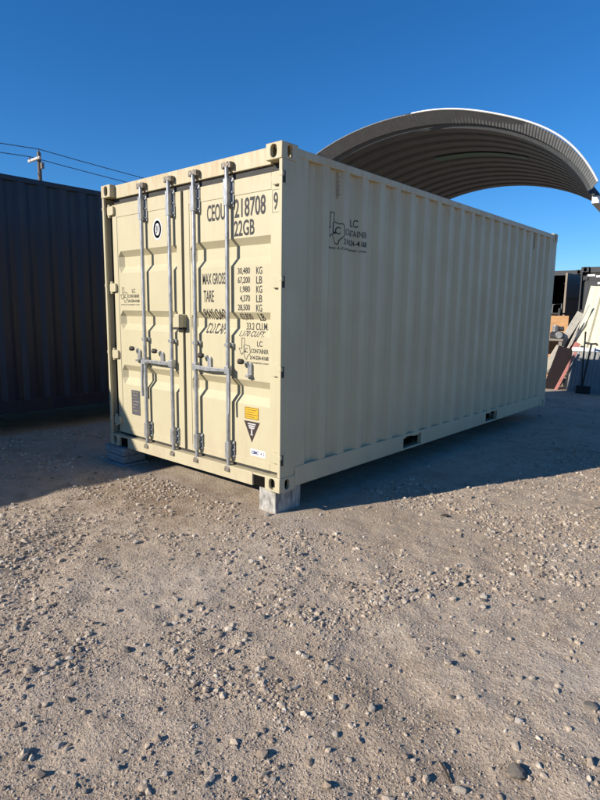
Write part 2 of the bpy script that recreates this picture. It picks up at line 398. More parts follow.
# ------------------------------------------------------------------ containers
W = 2.438
def corrugated_wall(name, L0, L1, z0, z1, xo, sgn, mat, parent, pitch=0.264, depth=0.036, phase=0.0):
    """wall in the yz plane at x=xo (outer face), recesses towards -sgn*x"""
    prof = []
    y = L0
    pts = [(0, 0), (0.080, 0), (0.138, 1), (0.206, 1), (pitch, 0)]
    prof.append((L0, 0)); y = L0+phase
    while y < L1-pitch:
        for a, d in pts[:-1]: prof.append((y+a, d))
        y += pitch
    prof.append((y, 0)); prof.append((L1, 0))
    p2 = []
    for q in prof:
        if not p2 or q[0] > p2[-1][0]+1e-4: p2.append(q)
    vs = []; n = len(p2)
    for z in (z0, z1):
        for yy, d in p2: vs.append((xo - sgn*depth*d, yy, z))
    fs = [(i, i+1, i+1+n, i+n) for i in range(n-1)]
    o = MB().add(vs, fs).build(name, mat, parent)
    return o, p2
def wall_x(prof, y, xo, sgn, depth=0.036):
    ys = [p[0] for p in prof]; ds = [p[1] for p in prof]
    return xo - sgn*depth*float(np.interp(y, ys, ds))

def container(root, L, H, mat, pockets=True, open_front=False, back=True):
    hw = W/2; P = {}
    for sx in (-1, 1):
        for (yy, sy) in ((0, -1), (L, 1)):
            for (zz, sz) in ((0, -1), (H, 1)):
                cst = casting((sx*hw, sx), (yy, sy), (zz, sz), root, mat, sz)
                i0 = (sx*hw-sx*0.032, yy-sy*0.032, zz-sz*0.030); i1 = (sx*hw-sx*0.155, yy-sy*0.170, zz-sz*0.112)
                if sz < 0: box('casting_hole_shade', [min(p, q) for p, q in zip(i0, i1)], [max(p, q) for p, q in zip(i0, i1)], M['cavity_shade'], cst)  # solid filler, shade of the hollow casting painted near-black
    # side walls with top and bottom rails
    for sx in (1, -1):
        o, P['prof'] = corrugated_wall('side_wall', 0.16, L-0.16, 0.14, H-0.06, sx*(hw-0.008), sx, mat, root, phase=0.055)
        x0, x1 = sorted((sx*(hw-0.066), sx*(hw-0.003)))
        box('top_rail', (x0, 0.179, H-0.078), (x1, L-0.179, H-0.018), mat, root, 0.006)
        b = MB(); zt, zb = 0.182, 0.022
        spans = [(0.179, L-0.179)]
        if pockets:
            spans = []; a = 0.179
            for pc in (L/2-1.2, L/2+0.8):
                spans.append((a, pc)); a = pc+0.36
                xa, xb = sorted((sx*(hw-0.050), sx*(hw-0.002)))
                b.box((xa, pc, zt-0.028), (xb, pc+0.36, zt)); b.box((xa, pc, zb), (xb, pc+0.36, zb+0.018))
                p = MB(); xi, xj = sorted((sx*(hw-0.6), sx*(hw-0.11)))
                p.box((xi, pc+0.004, zb+0.016), (xj, pc+0.356, zt-0.026)).build('fork_pocket_shade', M['cavity_shade'], root)  # solid block painted near-black for the shade in the open tunnel
            spans.append((a, L-0.179))
        for (a, c) in spans:
            xa, xb = sorted((sx*(hw-0.050), sx*(hw-0.002))); b.box((xa, a, zb), (xb, c, zt))
            xa, xb = sorted((sx*(hw-0.002), sx*(hw+0.001))); 
        b.build('bottom_rail', mat, root, None, 0.004)
    # corner posts
    for sx in (-1, 1):
        for (yy, sy) in ((0, 1), (L, -1)):
            if sy == 1:      # door-end post: thin outer flange and inner recess
                poly = [(0.0, 0.006), (0.031, 0.006), (0.031, 0.030), (0.009, 0.032), (0.009, 0.140), (0.100, 0.141), (0.100, 0.156), (0.002, 0.172)]
            else:
                poly = [(0.004, 0.004), (0.12, 0.004), (0.16, 0.04), (0.16, 0.06), (0.05, 0.15), (0.004, 0.165)]
            fn = lambda u, v, t, sx=sx, yy=yy, sy=sy: (sx*(hw-0.002-u), yy+sy*v, t)
            MB().prism(poly, fn, 0.118, H-0.118).build('corner_post', mat, root, None, 0.004)
    # roof with shallow cross corrugations
    vs = []; fs = []; ys = []; y = 0.10; k = 0
    while y < L-0.12: ys.append((y, 0.0)); ys.append((y+0.05, 0.018)); ys.append((y+0.14, 0.018)); ys.append((y+0.19, 0.0)); y += 0.21
    for yy, d in ys: vs += [(-hw+0.03, yy, H-0.030+d*0.6), (hw-0.03, yy, H-0.030+d*0.6)]
    fs = [(2*i, 2*i+1, 2*i+3, 2*i+2) for i in range(len(ys)-1)]
    MB().add(vs, fs).build('roof', mat, root)
    # floor and cross members
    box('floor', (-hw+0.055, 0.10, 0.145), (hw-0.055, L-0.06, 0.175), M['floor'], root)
    n = int((L-0.5)/0.32)
    for i in range(n):
        y = 0.35 + i*0.32
        if pockets and any(pc-0.06 < y < pc+0.42 for pc in (L/2-1.2, L/2+0.8)): continue
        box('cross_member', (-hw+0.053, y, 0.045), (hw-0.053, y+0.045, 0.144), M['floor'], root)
    if back:
        o, _ = corrugated_wall('end_wall', -hw+0.10, hw-0.10, 0.12, H-0.06, L-0.012, 1, mat, root, pitch=0.25)
        me = o.data
        for v in me.vertices: v.co = Vector((v.co.y, v.co.x, v.co.z))
        me.flip_normals()
        box('end_rail', (-hw+0.163, L-0.07, 0.02), (hw-0.163, L-0.004, 0.12), mat, root, 0.004)
        box('end_rail', (-hw+0.163, L-0.07, H-0.09), (hw-0.163, L-0.004, H-0.02), mat, root, 0.004)
    return P

GROOVES = [(1.750, 1.815, 1.908, 1.963), (1.197, 1.257, 1.332, 1.388), (0.648, 0.716, 0.785, 0.846)]
YF, YP, GD = 0.060, 0.065, 0.046          # frame face, panel face, groove depth
PAN = {0: (0.165, 1.120), 1: (1.300, 2.276)}
def door_y(side, wv, z, zs=1.0):
    a, b = PAN[side]
    z = z/zs
    if not (a <= wv <= b) or not (0.20 <= z <= 2.288): return YF
    fz = max(np.interp(z, g, (0, 1, 1, 0)) for g in GROOVES)
    fx = np.interp(wv, (a+0.006, a+0.05, b-0.05, b-0.006), (0, 1, 1, 0))
    return YP + GD*min(fx, fz)

def rounded(w0, w1, z0, z1, r=0.015, n=4):
    out = []
    for cx, cz, s in ((w1-r, z1-r, 0), (w0+r, z1-r, 1), (w0+r, z0+r, 2), (w1-r, z0+r, 3)):
        for k in range(n+1):
            a = math.pi/2*(s+k/n); out.append((cx+r*math.cos(a), cz+r*math.sin(a)))
    return out

def door_end(root, H, mat, metal, detailed=True, leaves=(0, 1)):
    """everything at the door end, in local coords x=-W/2+w"""
    hw = W/2; zs = H/2.591
    X = lambda wv: wv-hw
    fr = lambda u, v, t: (X(u), t, v)
    # header with its lip and sill
    hd = MB(); hd.box((X(0.164), 0.058, H-0.128), (X(2.274), 0.16, H-0.004))
    hd.box((X(0.102), 0.121, H-0.185), (X(2.336), 0.16, H-0.1275))
    hd.build('header', mat, root, None, 0.005)
    sl_ = MB(); sl_.box((X(0.31), 0.010, 0.002), (X(2.128), 0.16, 0.112))
    sl_.box((X(0.1625), 0.012, 0.096), (X(0.3097), 0.16, 0.1115)); sl_.box((X(2.1283), 0.012, 0.096), (X(2.2755), 0.16, 0.1115))
    sl_.box((X(0.104), 0.118, 0.1125), (X(2.334), 0.16, 0.150))
    sl_.build('sill', mat, root, None, 0.004)
    for a_, b_ in ((0.166, 0.3085), (2.1295, 2.272)): box('sill_cutout_shade', (X(a_), 0.030, 0.004), (X(b_), 0.155, 0.0955), M['cavity_shade'], root)  # near-black blocks in the sill cutouts, painted shade
    box('gasket', (X(0.098), 0.082, H-0.180), (X(2.340), 0.119, H-0.132), M['gasket'], root)
    box('gasket', (X(0.098), 0.076, 0.114), (X(2.340), 0.116, 0.149), M['gasket'], root)
    doors = []
    for side, (d0, d1) in enumerate(((0.088, 1.189), (1.226, 2.386))):
        if side not in leaves: doors.append(None); continue
        z0, z1 = 0.140, 2.408*zs
        a, b = PAN[side]; pz0, pz1 = 0.20*zs, 2.288*zs
        mb = MB()
        for (wa, wb, za, zb) in ((d0, a, z0, z1), (b, d1, z0, z1), (a+0.0002, b-0.0002, z0, pz0), (a+0.0002, b-0.0002, pz1, z1)):
            mb.box((X(wa), YF, za), (X(wb), 0.112, zb))
        us = sorted({a-0.004, a+0.006, a+0.05, b-0.05, b-0.006, b+0.004}); 
        zz = [pz0-0.004] + sorted(v*zs for g in GROOVES for v in g) + [pz1+0.004]
        vs = []; fs = []
        for z in zz:
            for u in us: vs.append((X(u), YP + (door_y(side, u, z, zs)-YP if (a <= u <= b and pz0 <= z <= pz1) else 0), z))
        n = len(us)
        for i in range(len(zz)-1):
            for j in range(n-1):
                k = i*n+j; fs.append((k, k+1, k+1+n, k+n))
        mb.add(vs, fs)
        door = mb.build('door', mat, root, None, 0.003)
        doors.append(door)
        gx_ = d1+0.001 if side == 0 else d0-0.0185
        box('gasket', (X(gx_), 0.080, z0), (X(gx_+0.0175), 0.118, z1), M['gasket'], door)
        ga, gb = (0.014, 0.085) if side == 0 else (2.388, 2.424)
        box('gasket', (X(ga), 0.088, z0), (X(gb), 0.120, z1), M['gasket'], door)
        # hinges
        for z in (2.352*zs, 1.612*zs, 0.946, 0.262):
            h = MB()
            if side == 0: wa, wb = 0.036, 0.148
            else: wa, wb = 2.300, 2.432
            h.prism(rounded(wa, wb, z-0.042, z+0.042, 0.022), fr, 0.034, 0.0592)
            pw = 0.060 if side == 0 else 2.424
            h.tube([(X(pw), 0.050, z-0.062), (X(pw), 0.050, z+0.062)], 0.016, 10)
            h.build('hinge', mat, door, 40, 0.003)
            sx_ = -1 if side == 0 else 1
            hs_ = MB(); xs_ = sorted((sx_*(hw-0.010), sx_*(hw-0.0008))); hs_.box((xs_[0], 0.014, z-0.044), (xs_[1], 0.052, z+0.040)); hs_.build('hinge_notch_shade', M['floor'], root)  # dark box painting the shade of a notch in the post
            hl_ = MB(); xs_ = sorted((sx_*(hw-0.0306), sx_*(hw+0.0015))); hl_.box((xs_[0], 0.004, z+0.004), (xs_[1], 0.028, z+0.036)); hl_.build('hinge_lug', mat, door, None, 0.003)
        # rods
        for rw in ((0.645, 1.066) if side == 0 else (1.410, 1.826)):
            yr = 0.024
            rod = MB().tube([(X(rw), yr, 0.105), (X(rw), yr, 2.500*zs)], 0.0172, 14).build('locking_rod', metal, door, 40)
            # cam ends
            for zc, sgn in ((2.500*zs, 1), (0.105, -1)):
                c = MB()
                c.prism([(-0.030, 0), (-0.036, 0.018), (-0.020, 0.040), (0.0, 0.030), (0.020, 0.042), (0.036, 0.018), (0.028, 0)],
                        lambda u, v, t, rw=rw, zc=zc, sgn=sgn: (X(rw)+u, t, zc+sgn*v), 0.008, 0.050)
                c.build('cam', M['steel_worn'], door, None, 0.003)
                # keeper on header / sill
                k = MB(); zk0, zk1 = (H-0.098, H-0.052) if sgn > 0 else (0.040, 0.098)
                for du in (-0.052, 0.030):
                    k.box((X(rw)+du, 0.012, zk0), (X(rw)+du+0.022, 0.0575 if sgn > 0 else 0.0295, zk1))
                k.box((X(rw)-0.0305, 0.044 if sgn > 0 else 0.0, zk0+0.004), (X(rw)+0.0305, 0.0572 if sgn > 0 else 0.0095, zk1-0.004)) if sgn > 0 else k.box((X(rw)-0.0305, -0.002, zk0+0.02), (X(rw)+0.0305, 0.0135, zk1-0.012))
                k.build('cam_keeper', M['steel_worn'], root, None, 0.003)
            # bearing brackets
            for zb, hh in ((2.315*zs, 0.11), (1.122*zs, 0.016), (0.245, 0.075)):
                br = MB()
                if hh > 0.05:
                    br.box((X(rw)-0.046, 0.050, zb-hh), (X(rw)+0.046, YF-0.0006, zb+hh))
                    br.box((X(rw)-0.0225, 0.004, zb-hh*0.92), (X(rw)+0.0225, 0.0495, zb+hh*0.92))
                    for s in (-1, 1):
                        for q in (-1, 0, 1): br.tube([(X(rw)+s*0.036, 0.040, zb+q*hh*0.75), (X(rw)+s*0.036, 0.052, zb+q*hh*0.75)], 0.009, 6)
                else:
                    br.box((X(rw)-0.040, 0.040, zb-hh), (X(rw)+0.040, YP-0.0006, zb+hh)); br.box((X(rw)-0.023, 0.002, zb-hh+0.003), (X(rw)+0.023, 0.0395, zb+hh-0.003))
                br.build('rod_bracket', metal, door, None, 0.002)
            # handle hub
            zh = 0.915
            hb = MB(); hb.box((X(rw)-0.024, -0.004+0.004, zh-0.034), (X(rw)+0.024, 0.052, zh+0.034))
            hb.build('handle_hub', metal, door, None, 0.004)
        # handles: inner rods held level in their catches, outer ones hanging
        if detailed:
            if side == 0:
                MB().prism([(-0.405, -0.012), (-0.24, -0.018), (-0.02, -0.017), (-0.02, 0.017), (-0.24, 0.016), (-0.405, 0.012)],
                           lambda u, v, t: (X(1.066)+u, t, 0.915+v), 0.002, 0.016).build('handle', metal, door, None, 0.003)
                MB().tube([(X(0.606), 0.018, 0.925), (X(0.598), 0.018, 0.80), (X(0.600), 0.012, 0.70), (X(0.601), 0.014, 0.57)], [0.016, 0.014, 0.013, 0.012], 8).build('handle', metal, door, 40)
                cts = ((0.505, 0.960), (0.880, 0.955))
            else:
                MB().prism([(0.02, -0.017), (0.16, -0.026), (0.40, -0.014), (0.40, 0.012), (0.16, 0.010), (0.02, 0.017)],
                           lambda u, v, t: (X(1.410)+u, t, 0.915+v), 0.000, 0.015).build('handle', metal, door, None, 0.003)
                MB().tube([(X(1.856), 0.006, 0.935), (X(1.862), 0.002, 0.80), (X(1.860), 0.004, 0.66), (X(1.862), 0.0, 0.56)], [0.015, 0.013, 0.012, 0.011], 8).build('handle', metal, door, 40)
                cts = ((1.560, 0.955), (2.058, 0.935))
            for cw, cz in cts:
                c = MB(); c.prism(rounded(cw-0.022, cw+0.022, cz-0.080, cz+0.055, 0.02), fr, 0.046, YF-0.0005+0.005)
                c.box((X(cw)-0.018, 0.016, cz-0.060), (X(cw)+0.018, 0.0455, cz-0.040))
                c.tube([(X(cw)-0.004, 0.052, cz+0.03), (X(cw)-0.02, 0.034, cz+0.055), (X(cw)-0.055, 0.020, cz+0.060)], 0.008, 8)
                co = c.build('handle_catch', metal, door, None, 0.002)
                kb = MB().tube([(X(cw)-0.045, 0.022, cz+0.060), (X(cw)-0.055, 0.018, cz+0.061), (X(cw)-0.085, 0.008, cz+0.062), (X(cw)-0.092, 0.006, cz+0.062)], [0.016, 0.022, 0.022, 0.014], 12)
                kb.build('catch_knob', M['knob'], door, 40)
    if detailed:
        lb = MB(); lb.box((X(1.105), 0.030, 1.246), (X(1.250), 0.0590, 1.362)); lb.box((X(1.180), -0.030, 1.246), (X(1.2495), 0.0297, 1.362))
        lb.build('lock_box', mat, doors[0], None, 0.008)
        box('lock_box_strip', (X(1.112), 0.010, 1.226), (X(1.245), 0.058, 1.2455), M['gasket'], doors[0])  # dark strip below the lock box
    return doors

# ---- the beige container
beige = empty('shipping_container', (-W/2, 0, 0), 0, 'cream beige twenty foot shipping container with grey locking rods standing on blocks', 'shipping container')
PB = container(beige, 6.058, 2.591, M['beige'])
doors = door_end(beige, 2.591, M['beige'], M['steel'])
X = lambda wv: wv-W/2
def on_door(side, off=0.0016): return lambda u, v: (X(u), door_y(side, u, v)-off, v)
cv = [v for g in GROOVES for v in g] + [2.288]
cu = [PAN[1][0]+0.05, PAN[1][1]-0.05, 2.276]
def dtext(side, body, u0, u1, v0, v1, mat=None, bold=0.012, off=0.0016, name='lettering'):
    return lay(text_bm(body, u0, u1, v0, v1, bold), name, on_door(side, off), mat or M['black'], doors[side], cu if side else (0.165+0.05,), cv)
dtext(1, 'CEOU', 1.535, 1.757, 2.120, 2.252, bold=0.018)
dtext(1, '218708', 1.870, 2.215, 2.118, 2.262, bold=0.018)
dtext(1, '9', 2.302, 2.346, 2.135, 2.262, bold=0.018)
lay(stroke_bm([(2.290, 2.120), (2.358, 2.120), (2.358, 2.280), (2.290, 2.280)], 0.002), 'check_digit_box', on_door(1), M['black'], doors[1])
dtext(1, '22GB', 1.865, 2.095, 1.978, 2.098, bold=0.018)
dtext(1, 'MAX GROSS', 1.468, 1.758, 1.612, 1.705, bold=0.012)
dtext(1, 'TARE', 1.478, 1.610, 1.468, 1.565)
dtext(1, 'PAYLOAD', 1.472, 1.752, 1.322, 1.412)
dtext(1, 'CU.CAP.', 1.482, 1.735, 1.205, 1.292)
for k, (num, unit) in enumerate((('30,480', 'KG'), ('67,200', 'LB'), ('1,980', 'KG'), ('4,370', 'LB'), ('28,500', 'KG'), ('62,830', 'LB'))):
    zt = 1.735-k*0.0715
    dtext(1, num, 1.905 if len(num) == 6 else 1.930, 2.045, zt-0.056, zt)
    dtext(1, unit, 2.115, 2.180, zt-0.056, zt)
dtext(1, '33.2 CU.M.', 1.960, 2.205, 1.248, 1.304)
dtext(1, '1,170 CU.FT.', 1.915, 2.200, 1.190, 1.240)
def company(surf, par, u0, v0, sx_, sy_, cu_=(), cv_=(), flip=1):
    """state outline with initials, name, phone and web line; (u0,v0) lower left, sx,sy size"""
    U = lambda a: u0+flip*a*sx_; V = lambda b: v0+b*sy_
    T = [(U(p*0.40), V(0.14+q*0.86)) for p, q in TEXAS]
    lay(stroke_bm(T, 0.014*sx_), 'state_outline', surf, M['black'], par, cu_, cv_)
    def tx(b, a0, a1, b0, b1, bold): lay(text_bm(b, U(a0), U(a1), V(b0), V(b1), bold), 'lettering', surf, M['black'], par, cu_, cv_)
    tx('L', 0.17, 0.24, 0.42, 0.74, 0.03); tx('C', 0.23, 0.31, 0.42, 0.62, 0.01)
    tx('LC', 0.63, 0.80, 0.70, 0.92, 0.012); tx('CONTAINER', 0.42, 1.0, 0.42, 0.60, 0.004)
    tx('214-524-4168', 0.38, 1.0, 0.16, 0.32, 0.022); tx('www.LCcontainer.com', 0.02, 1.0, 0.0, 0.075, 0.012)
company(on_door(1), doors[1], 1.915, 0.985, 0.335, 0.195, cu, cv)
company(on_door(0), doors[0], 0.185, 1.440, 0.330, 0.170, (), cv)
# stickers
def patch(side, name, polys, mat, off=0.0014): return lay(poly_bm(polys), name, on_door(side, off), mat, doors[side])
def ring(cx, cz, a, b, n=28): return [(cx+a*math.cos(2*math.pi*k/n), cz+b*math.sin(2*math.pi*k/n)) for k in range(n)]
patch(0, 'oval_sticker', [ring(0.835, 2.120, 0.070, 0.096)], M['sticker_white'])
lay(stroke_bm(ring(0.835, 2.120, 0.047, 0.066), 0.022), 'sticker_print', on_door(0, 0.0026), M['black'], doors[0])
dtext(0, 'BV', 0.815, 0.855, 2.085, 2.155, off=0.0027)
o = MB().box((X(0.330), YP-0.004, 0.352), (X(0.475), YP-0.0004, 0.600)).build('data_plate', M['plate'], doors[0])
for k in range(7): lay(poly_bm([[(0.342, 0.575-k*0.031), (0.463-0.03*(k % 3), 0.575-k*0.031), (0.463-0.03*(k % 3), 0.586-k*0.031), (0.342, 0.586-k*0.031)]]), 'plate_print', lambda u, v: (X(u), YP-0.005, v), M['steel_worn'], doors[0])
patch(1, 'yellow_sticker', [[(1.985, 0.530), (2.145, 0.530), (2.145, 0.628), (1.985, 0.628)]], M['sticker_yellow'])
lay(stroke_bm([(1.989, 0.534), (2.141, 0.534), (2.141, 0.624), (1.989, 0.624)], 0.004), 'sticker_print', on_door(1, 0.0026), M['black'], doors[1])
for k, ln in enumerate((0.12, 0.09, 0.13, 0.10)):
    patch(1, 'sticker_print', [[(2.0, 0.604-k*0.019), (2.0+ln, 0.604-k*0.019), (2.0+ln, 0.608-k*0.019), (2.0, 0.608-k*0.019)]], M['sticker_brown'], 0.0026)
patch(1, 'triangle_sticker', [[(1.975, 0.512), (2.066, 0.338), (2.158, 0.512)]], M['sticker_brown'])
for (a, b, c, d) in ((2.020, 2.112, 0.486, 0.497), (2.028, 2.104, 0.468, 0.480), (2.036, 2.096, 0.452, 0.463), (2.058, 2.074, 0.405, 0.448), (2.050, 2.082, 0.398, 0.404)):
    patch(1, 'sticker_print', [[(a, c), (b, c), (b, d), (a, d)]], M['print_white'], 0.0026)
patch(1, 'maker_sticker', [[(2.050, 0.232), (2.222, 0.232), (2.222, 0.288), (2.050, 0.288)]], M['sticker_white'])
dtext(1, 'CIMC', 2.062, 2.145, 0.246, 0.274, M['print_navy'], 0.03, 0.0026)
dtext(1, '4.5', 2.165, 2.210, 0.248, 0.272, M['plate'], 0.0, 0.0026)

# company print on the side wall
wallsurf = lambda u, v: (wall_x(PB['prof'], u, W/2-0.008, 1)+0.0016, u, v)
sw = [c for c in beige.children if c.name.startswith('side_wall')][0]
cuts = [p[0] for p in PB['prof'] if 0.4 < p[0] < 1.3]
company(wallsurf, sw, 0.565, 1.905, 0.515, 0.285, cuts)
for yv in (0.735, 5.22):
    ve = MB(); xx = wall_x(PB['prof'], yv, W/2-0.008, 1)
    y0 = min(p[0] for p in PB['prof'] if p[1] == 1 and p[0] > yv-0.06)
    ve.box((W/2-0.0438, y0+0.004, 2.30), (W/2-0.030, y0+0.064, 2.50))
    for k in range(5): ve.box((W/2-0.0298, y0+0.012, 2.325+k*0.034), (W/2-0.024, y0+0.056, 2.340+k*0.034))
    ve.build('vent', M['vent'], beige, None, 0.003)

# bearing blocks
def block(name, a, b, mat, label, extra=None, bev=0.008):
    t = MB().box(a, b); o = t.build(name, mat, None, None, bev); return tag(o, label, 'block', 'blocks under the beige container')
block('concrete_block', (-0.262, 0.040, -0.33), (-0.078, 0.34, -0.002), M['concrete'], 'pale concrete block under the sunlit door corner of the beige container')
tb = empty('timber_block', (-2.33, 0.12, G0), 0, 'weathered blue grey timber planks stacked under the shaded door corner of the beige container', 'block', 'blocks under the beige container')
for k, (x0, x1, y0, y1) in enumerate(((-0.18, 0.19, -0.16, 0.14), (-0.15, 0.165, -0.14, 0.12), (-0.17, 0.18, -0.15, 0.13))):
    box('plank', (x0, y0, -0.06+0.083*k), (x1, y1, -0.06+0.083*k+0.079), M['support'], tb, 0.010)
block('concrete_block', (-0.95, 5.50, -0.33), (-0.65, 5.84, 0.040), M['timber_blue'], 'dark timber block under the far end of the shaded long side of the beige container')
block('concrete_block', (-2.40, 5.68, -0.33), (-2.17, 6.02, -0.002), M['concrete'], 'concrete block under the hidden rear corner of the beige container')

# ---- the dark high container to the left
navy = empty('shipping_container', (-4.38-W/2, -8.1, 0.075), 0, 'dark navy forty foot shipping container in shade beside the beige container', 'shipping container')
container(navy, 12.192, 2.905, M['dark'])
door_end(navy, 2.905, M['dark'], M['steel_worn'], False)
for i, (x, y) in enumerate(((-4.52, -7.95), (-6.70, -7.95), (-4.52, 3.95), (-6.70, 3.95))):
    tag(box('timber_block', (x-0.14, y-0.15, -0.32), (x+0.14, y+0.15, 0.073), M['timber_blue'], None, 0.01),
        ('squared timber block under the near end of the dark navy container' if y < 0 else 'squared timber block under the far end of the dark navy container'), 'block', 'near blocks under the navy container' if y < 0 else 'far blocks under the navy container')

# ---- storage containers behind
open_c = empty('storage_container', (-1.64-W/2, 13.4, G0+0.02), 0, 'black open storage container with a grey door swung out behind the leaning boards', 'storage container')
HO = 2.77
container(open_c, 6.058, HO, M['dark2'])
hd = box('header', (-W/2+0.164, 0.058, HO-0.128), (W/2-0.164, 0.16, HO-0.004), M['dark2'], open_c, 0.005)
box('sill', (-W/2+0.164, 0.010, 0.002), (W/2-0.164, 0.16, 0.144), M['dark2'], open_c, 0.005)
leaf = MB().box((W/2-0.06, -1.16, 0.14), (W/2-0.01, 0.0, 2.62))
for z in (0.7, 1.35, 2.0): leaf.box((W/2-0.0097, -1.08, z), (W/2+0.012, -0.08, z+0.14))
leaf.build('door', M['grey_paint'], open_c, None, 0.006)
shut = empty('storage_container', (-0.99+W/2, 10.95, G0+0.02), 0, 'black shut storage container behind the tall cream sheet', 'storage container')
container(shut, 6.058, 2.65, M['dark2'])
door_end(shut, 2.65, M['dark2'], M['steel_worn'], False)
for (x0, z0, dx, dz) in ((0.13, 2.44, 0.16, 0.045), (0.31, 2.41, 0.17, 0.05), (0.35, 2.26, 0.14, 0.05), (0.56, 2.42, 0.22, 0.05)):
    box('white_plate', (-W/2+x0, 0.044, z0), (-W/2+x0+dx, 0.0565, z0+dz), M['white_trim'], shut, 0.003)

# ------------------------------------------------------------------ arched canopy on stacked containers
CA = rad(6.5)
ca_root = empty('arched_canopy', (-8.30, 15.3, G0), CA, 'grey arched corrugated canopy roof spanning open sky behind the beige container', 'canopy')
A_, B_, ZC, DEP = 6.18, 3.81, 4.36, 11.6
def ell(th, dr=0.0): return ((A_+dr)*math.sin(th), ZC+(B_+dr)*math.cos(th))
TH = math.acos((5.45-ZC)/B_)
NA = 56
def arch_strip(ys, drs, t0=-TH, t1=TH, n=NA):
    vs = []; fs = []; k = len(ys)
    for i in range(n+1):
        th = t0+(t1-t0)*i/n
        for y, d in zip(ys, drs):
            x, z = ell(th, d); vs.append((x, y, z))
    for i in range(n):
        for j in range(k-1):
            a = i*k+j; fs.append((a, a+1, a+1+k, a+k))
    return vs, fs
FL = 0.54; npan = 12; pw = (DEP-FL)/npan
for i in range(npan):
    y0 = FL+i*pw
    ys = [y0+0.0, y0+0.10, y0+0.20, y0+pw-0.20, y0+pw-0.10, y0+pw-0.001]; dr = [0.06, 0.06, -0.09, -0.09, 0.06, 0.06]
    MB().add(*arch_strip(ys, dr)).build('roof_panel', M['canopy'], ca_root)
# flared front skirt, in separate sheets with fine pleats
def th_of(px): return px
seams = [-TH, -0.62, -0.10, 0.28, 0.66, 1.0, TH]
for s in range(len(seams)-1):
    t0, t1 = seams[s]-0.006, seams[s+1]+0.006
    n = max(8, int((t1-t0)/0.010)); vs = []; fs = []
    lift = (0.0, 0.02, 0.05, 0.03, 0.0, -0.02)[s]
    for i in range(n+1):
        th = t0+(t1-t0)*i/n; pl = 0.006*(1 if i % 2 else -1)+0.004*(s % 2)
        for y, d in ((0.0, 0.285+lift), (FL*0.5, 0.158+lift*0.5), (FL+0.02, 0.03)):
            x, z = ell(th, d+pl); vs.append((x, y, z))
    for i in range(n):
        for j in range(2): a = i*3+j; fs.append((a, a+1, a+4, a+3))
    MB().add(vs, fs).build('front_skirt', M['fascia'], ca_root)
e = [(ell(th, 0.31+0.025*math.sin(th*9))[0], -0.01, ell(th, 0.31+0.025*math.sin(th*9))[1]) for th in np.linspace(0.02, TH, 40)]
MB().tube(e, 0.030, 6).build('edge_trim', M['white_trim'], ca_root)
e = [(ell(th, 0.30)[0], -0.005, ell(th, 0.30)[1]) for th in np.linspace(-TH, 0.018, 40)]
MB().tube(e, 0.018, 6).build('edge_trim', M['fascia'], ca_root)
vs, fs = arch_strip([4.3, 4.85], [-0.10, -0.10], -0.12, 0.52, 16)
MB().add(vs, fs).build('green_sheet', M['green'], ca_root)
for sx in (-1, 1):
    x, z = ell(TH); xa, xb = sorted((sx*(x-0.10), sx*(x+0.12)))
    box('base_rail', (xa, 1.7, 5.20), (xb, DEP, z-0.012), M['white_trim'] if sx > 0 else M['fascia'], ca_root, 0.01)
cs, sn = math.cos(CA), math.sin(CA)
xe = ell(TH)[0]
def cwp(x, y): return (-8.30+cs*x-sn*y, 15.3+sn*x+cs*y)
for sx, side in ((-1, 'left'), (1, 'right')):
    for lv in (0, 1):
        lx = sx*(xe+W/2-0.05) ; ly = 4.9
        wx, wy = cwp(lx, ly)
        c = empty('storage_container', (wx, wy, G0+0.012+lv*2.593), CA, ('lower' if lv == 0 else 'upper')+' dark container of the stack carrying the '+('hidden' if sx < 0 else 'open sky')+' side of the canopy', 'storage container')
        hw = W/2; L_, H_ = 6.058, 2.508
        container(c, L_, 2.591, M['dark2'])
        door_end(c, 2.591, M['dark2'], M['steel_worn'], False)

# ------------------------------------------------------------------ things by the far corner
def ribbed_panel(name, wd, ht, mat, pitch, depth, thick, label, cat, loc, lean, rz=0.0, group=None, lip=None, roll=0.0):
    """sheet standing on its lower edge, leaning back (+y) by lean"""
    prof = [(0, 0)]; u = 0
    while u+pitch < wd-1e-6:
        prof += [(u+pitch*0.42, 0), (u+pitch*0.55, 1), (u+pitch*0.87, 1), (u+pitch, 0)]; u += pitch
    prof.append((wd, 0))
    p2 = []
    for q in prof:
        if not p2 or q[0] > p2[-1][0]+1e-5: p2.append(q)
    front = [(u, -d*depth) for u, d in p2]; back = [(u, -d*depth+thick) for u, d in reversed(p2)]
    poly = front+back
    mb = MB(); n = len(p2); vs = []
    for z in (0, ht):
        vs += [(u, y, z) for u, y in front]; vs += [(u, y+thick, z) for u, y in front]
    fs = []
    for i in range(n-1):
        fs += [(i, i+1, 2*n+i+1, 2*n+i), (n+i, 3*n+i, 3*n+i+1, n+i+1), (i, n+i, n+i+1, i+1), (2*n+i, 2*n+i+1, 3*n+i+1, 3*n+i)]
    fs += [(0, 2*n, 3*n, n), (n-1, 2*n-1, 4*n-1, 3*n-1)]
    mb.add(vs, fs)
    o = mb.build(name, mat); o.location = loc; o.rotation_euler = (-lean, roll, rz)
    if lip is not None:
        box('folded_edge', (-0.01, -depth-0.02, ht-0.03), (wd+0.01, thick+0.02, ht+0.06), lip, o, 0.015)
    return tag(o, label, cat, group)
gz = lambda x, y: float(hgt(x, y))
ribbed_panel('leaning_sheet', 1.30, 2.33, M['cream'], 0.28, 0.035, 0.006, 'tall sunlit cream ribbed metal sheet leaning on the shut black container', 'metal sheet', (-0.93, 10.14, gz(-.6, 10.1)), rad(13.0), 0.0, roll=rad(6.2))
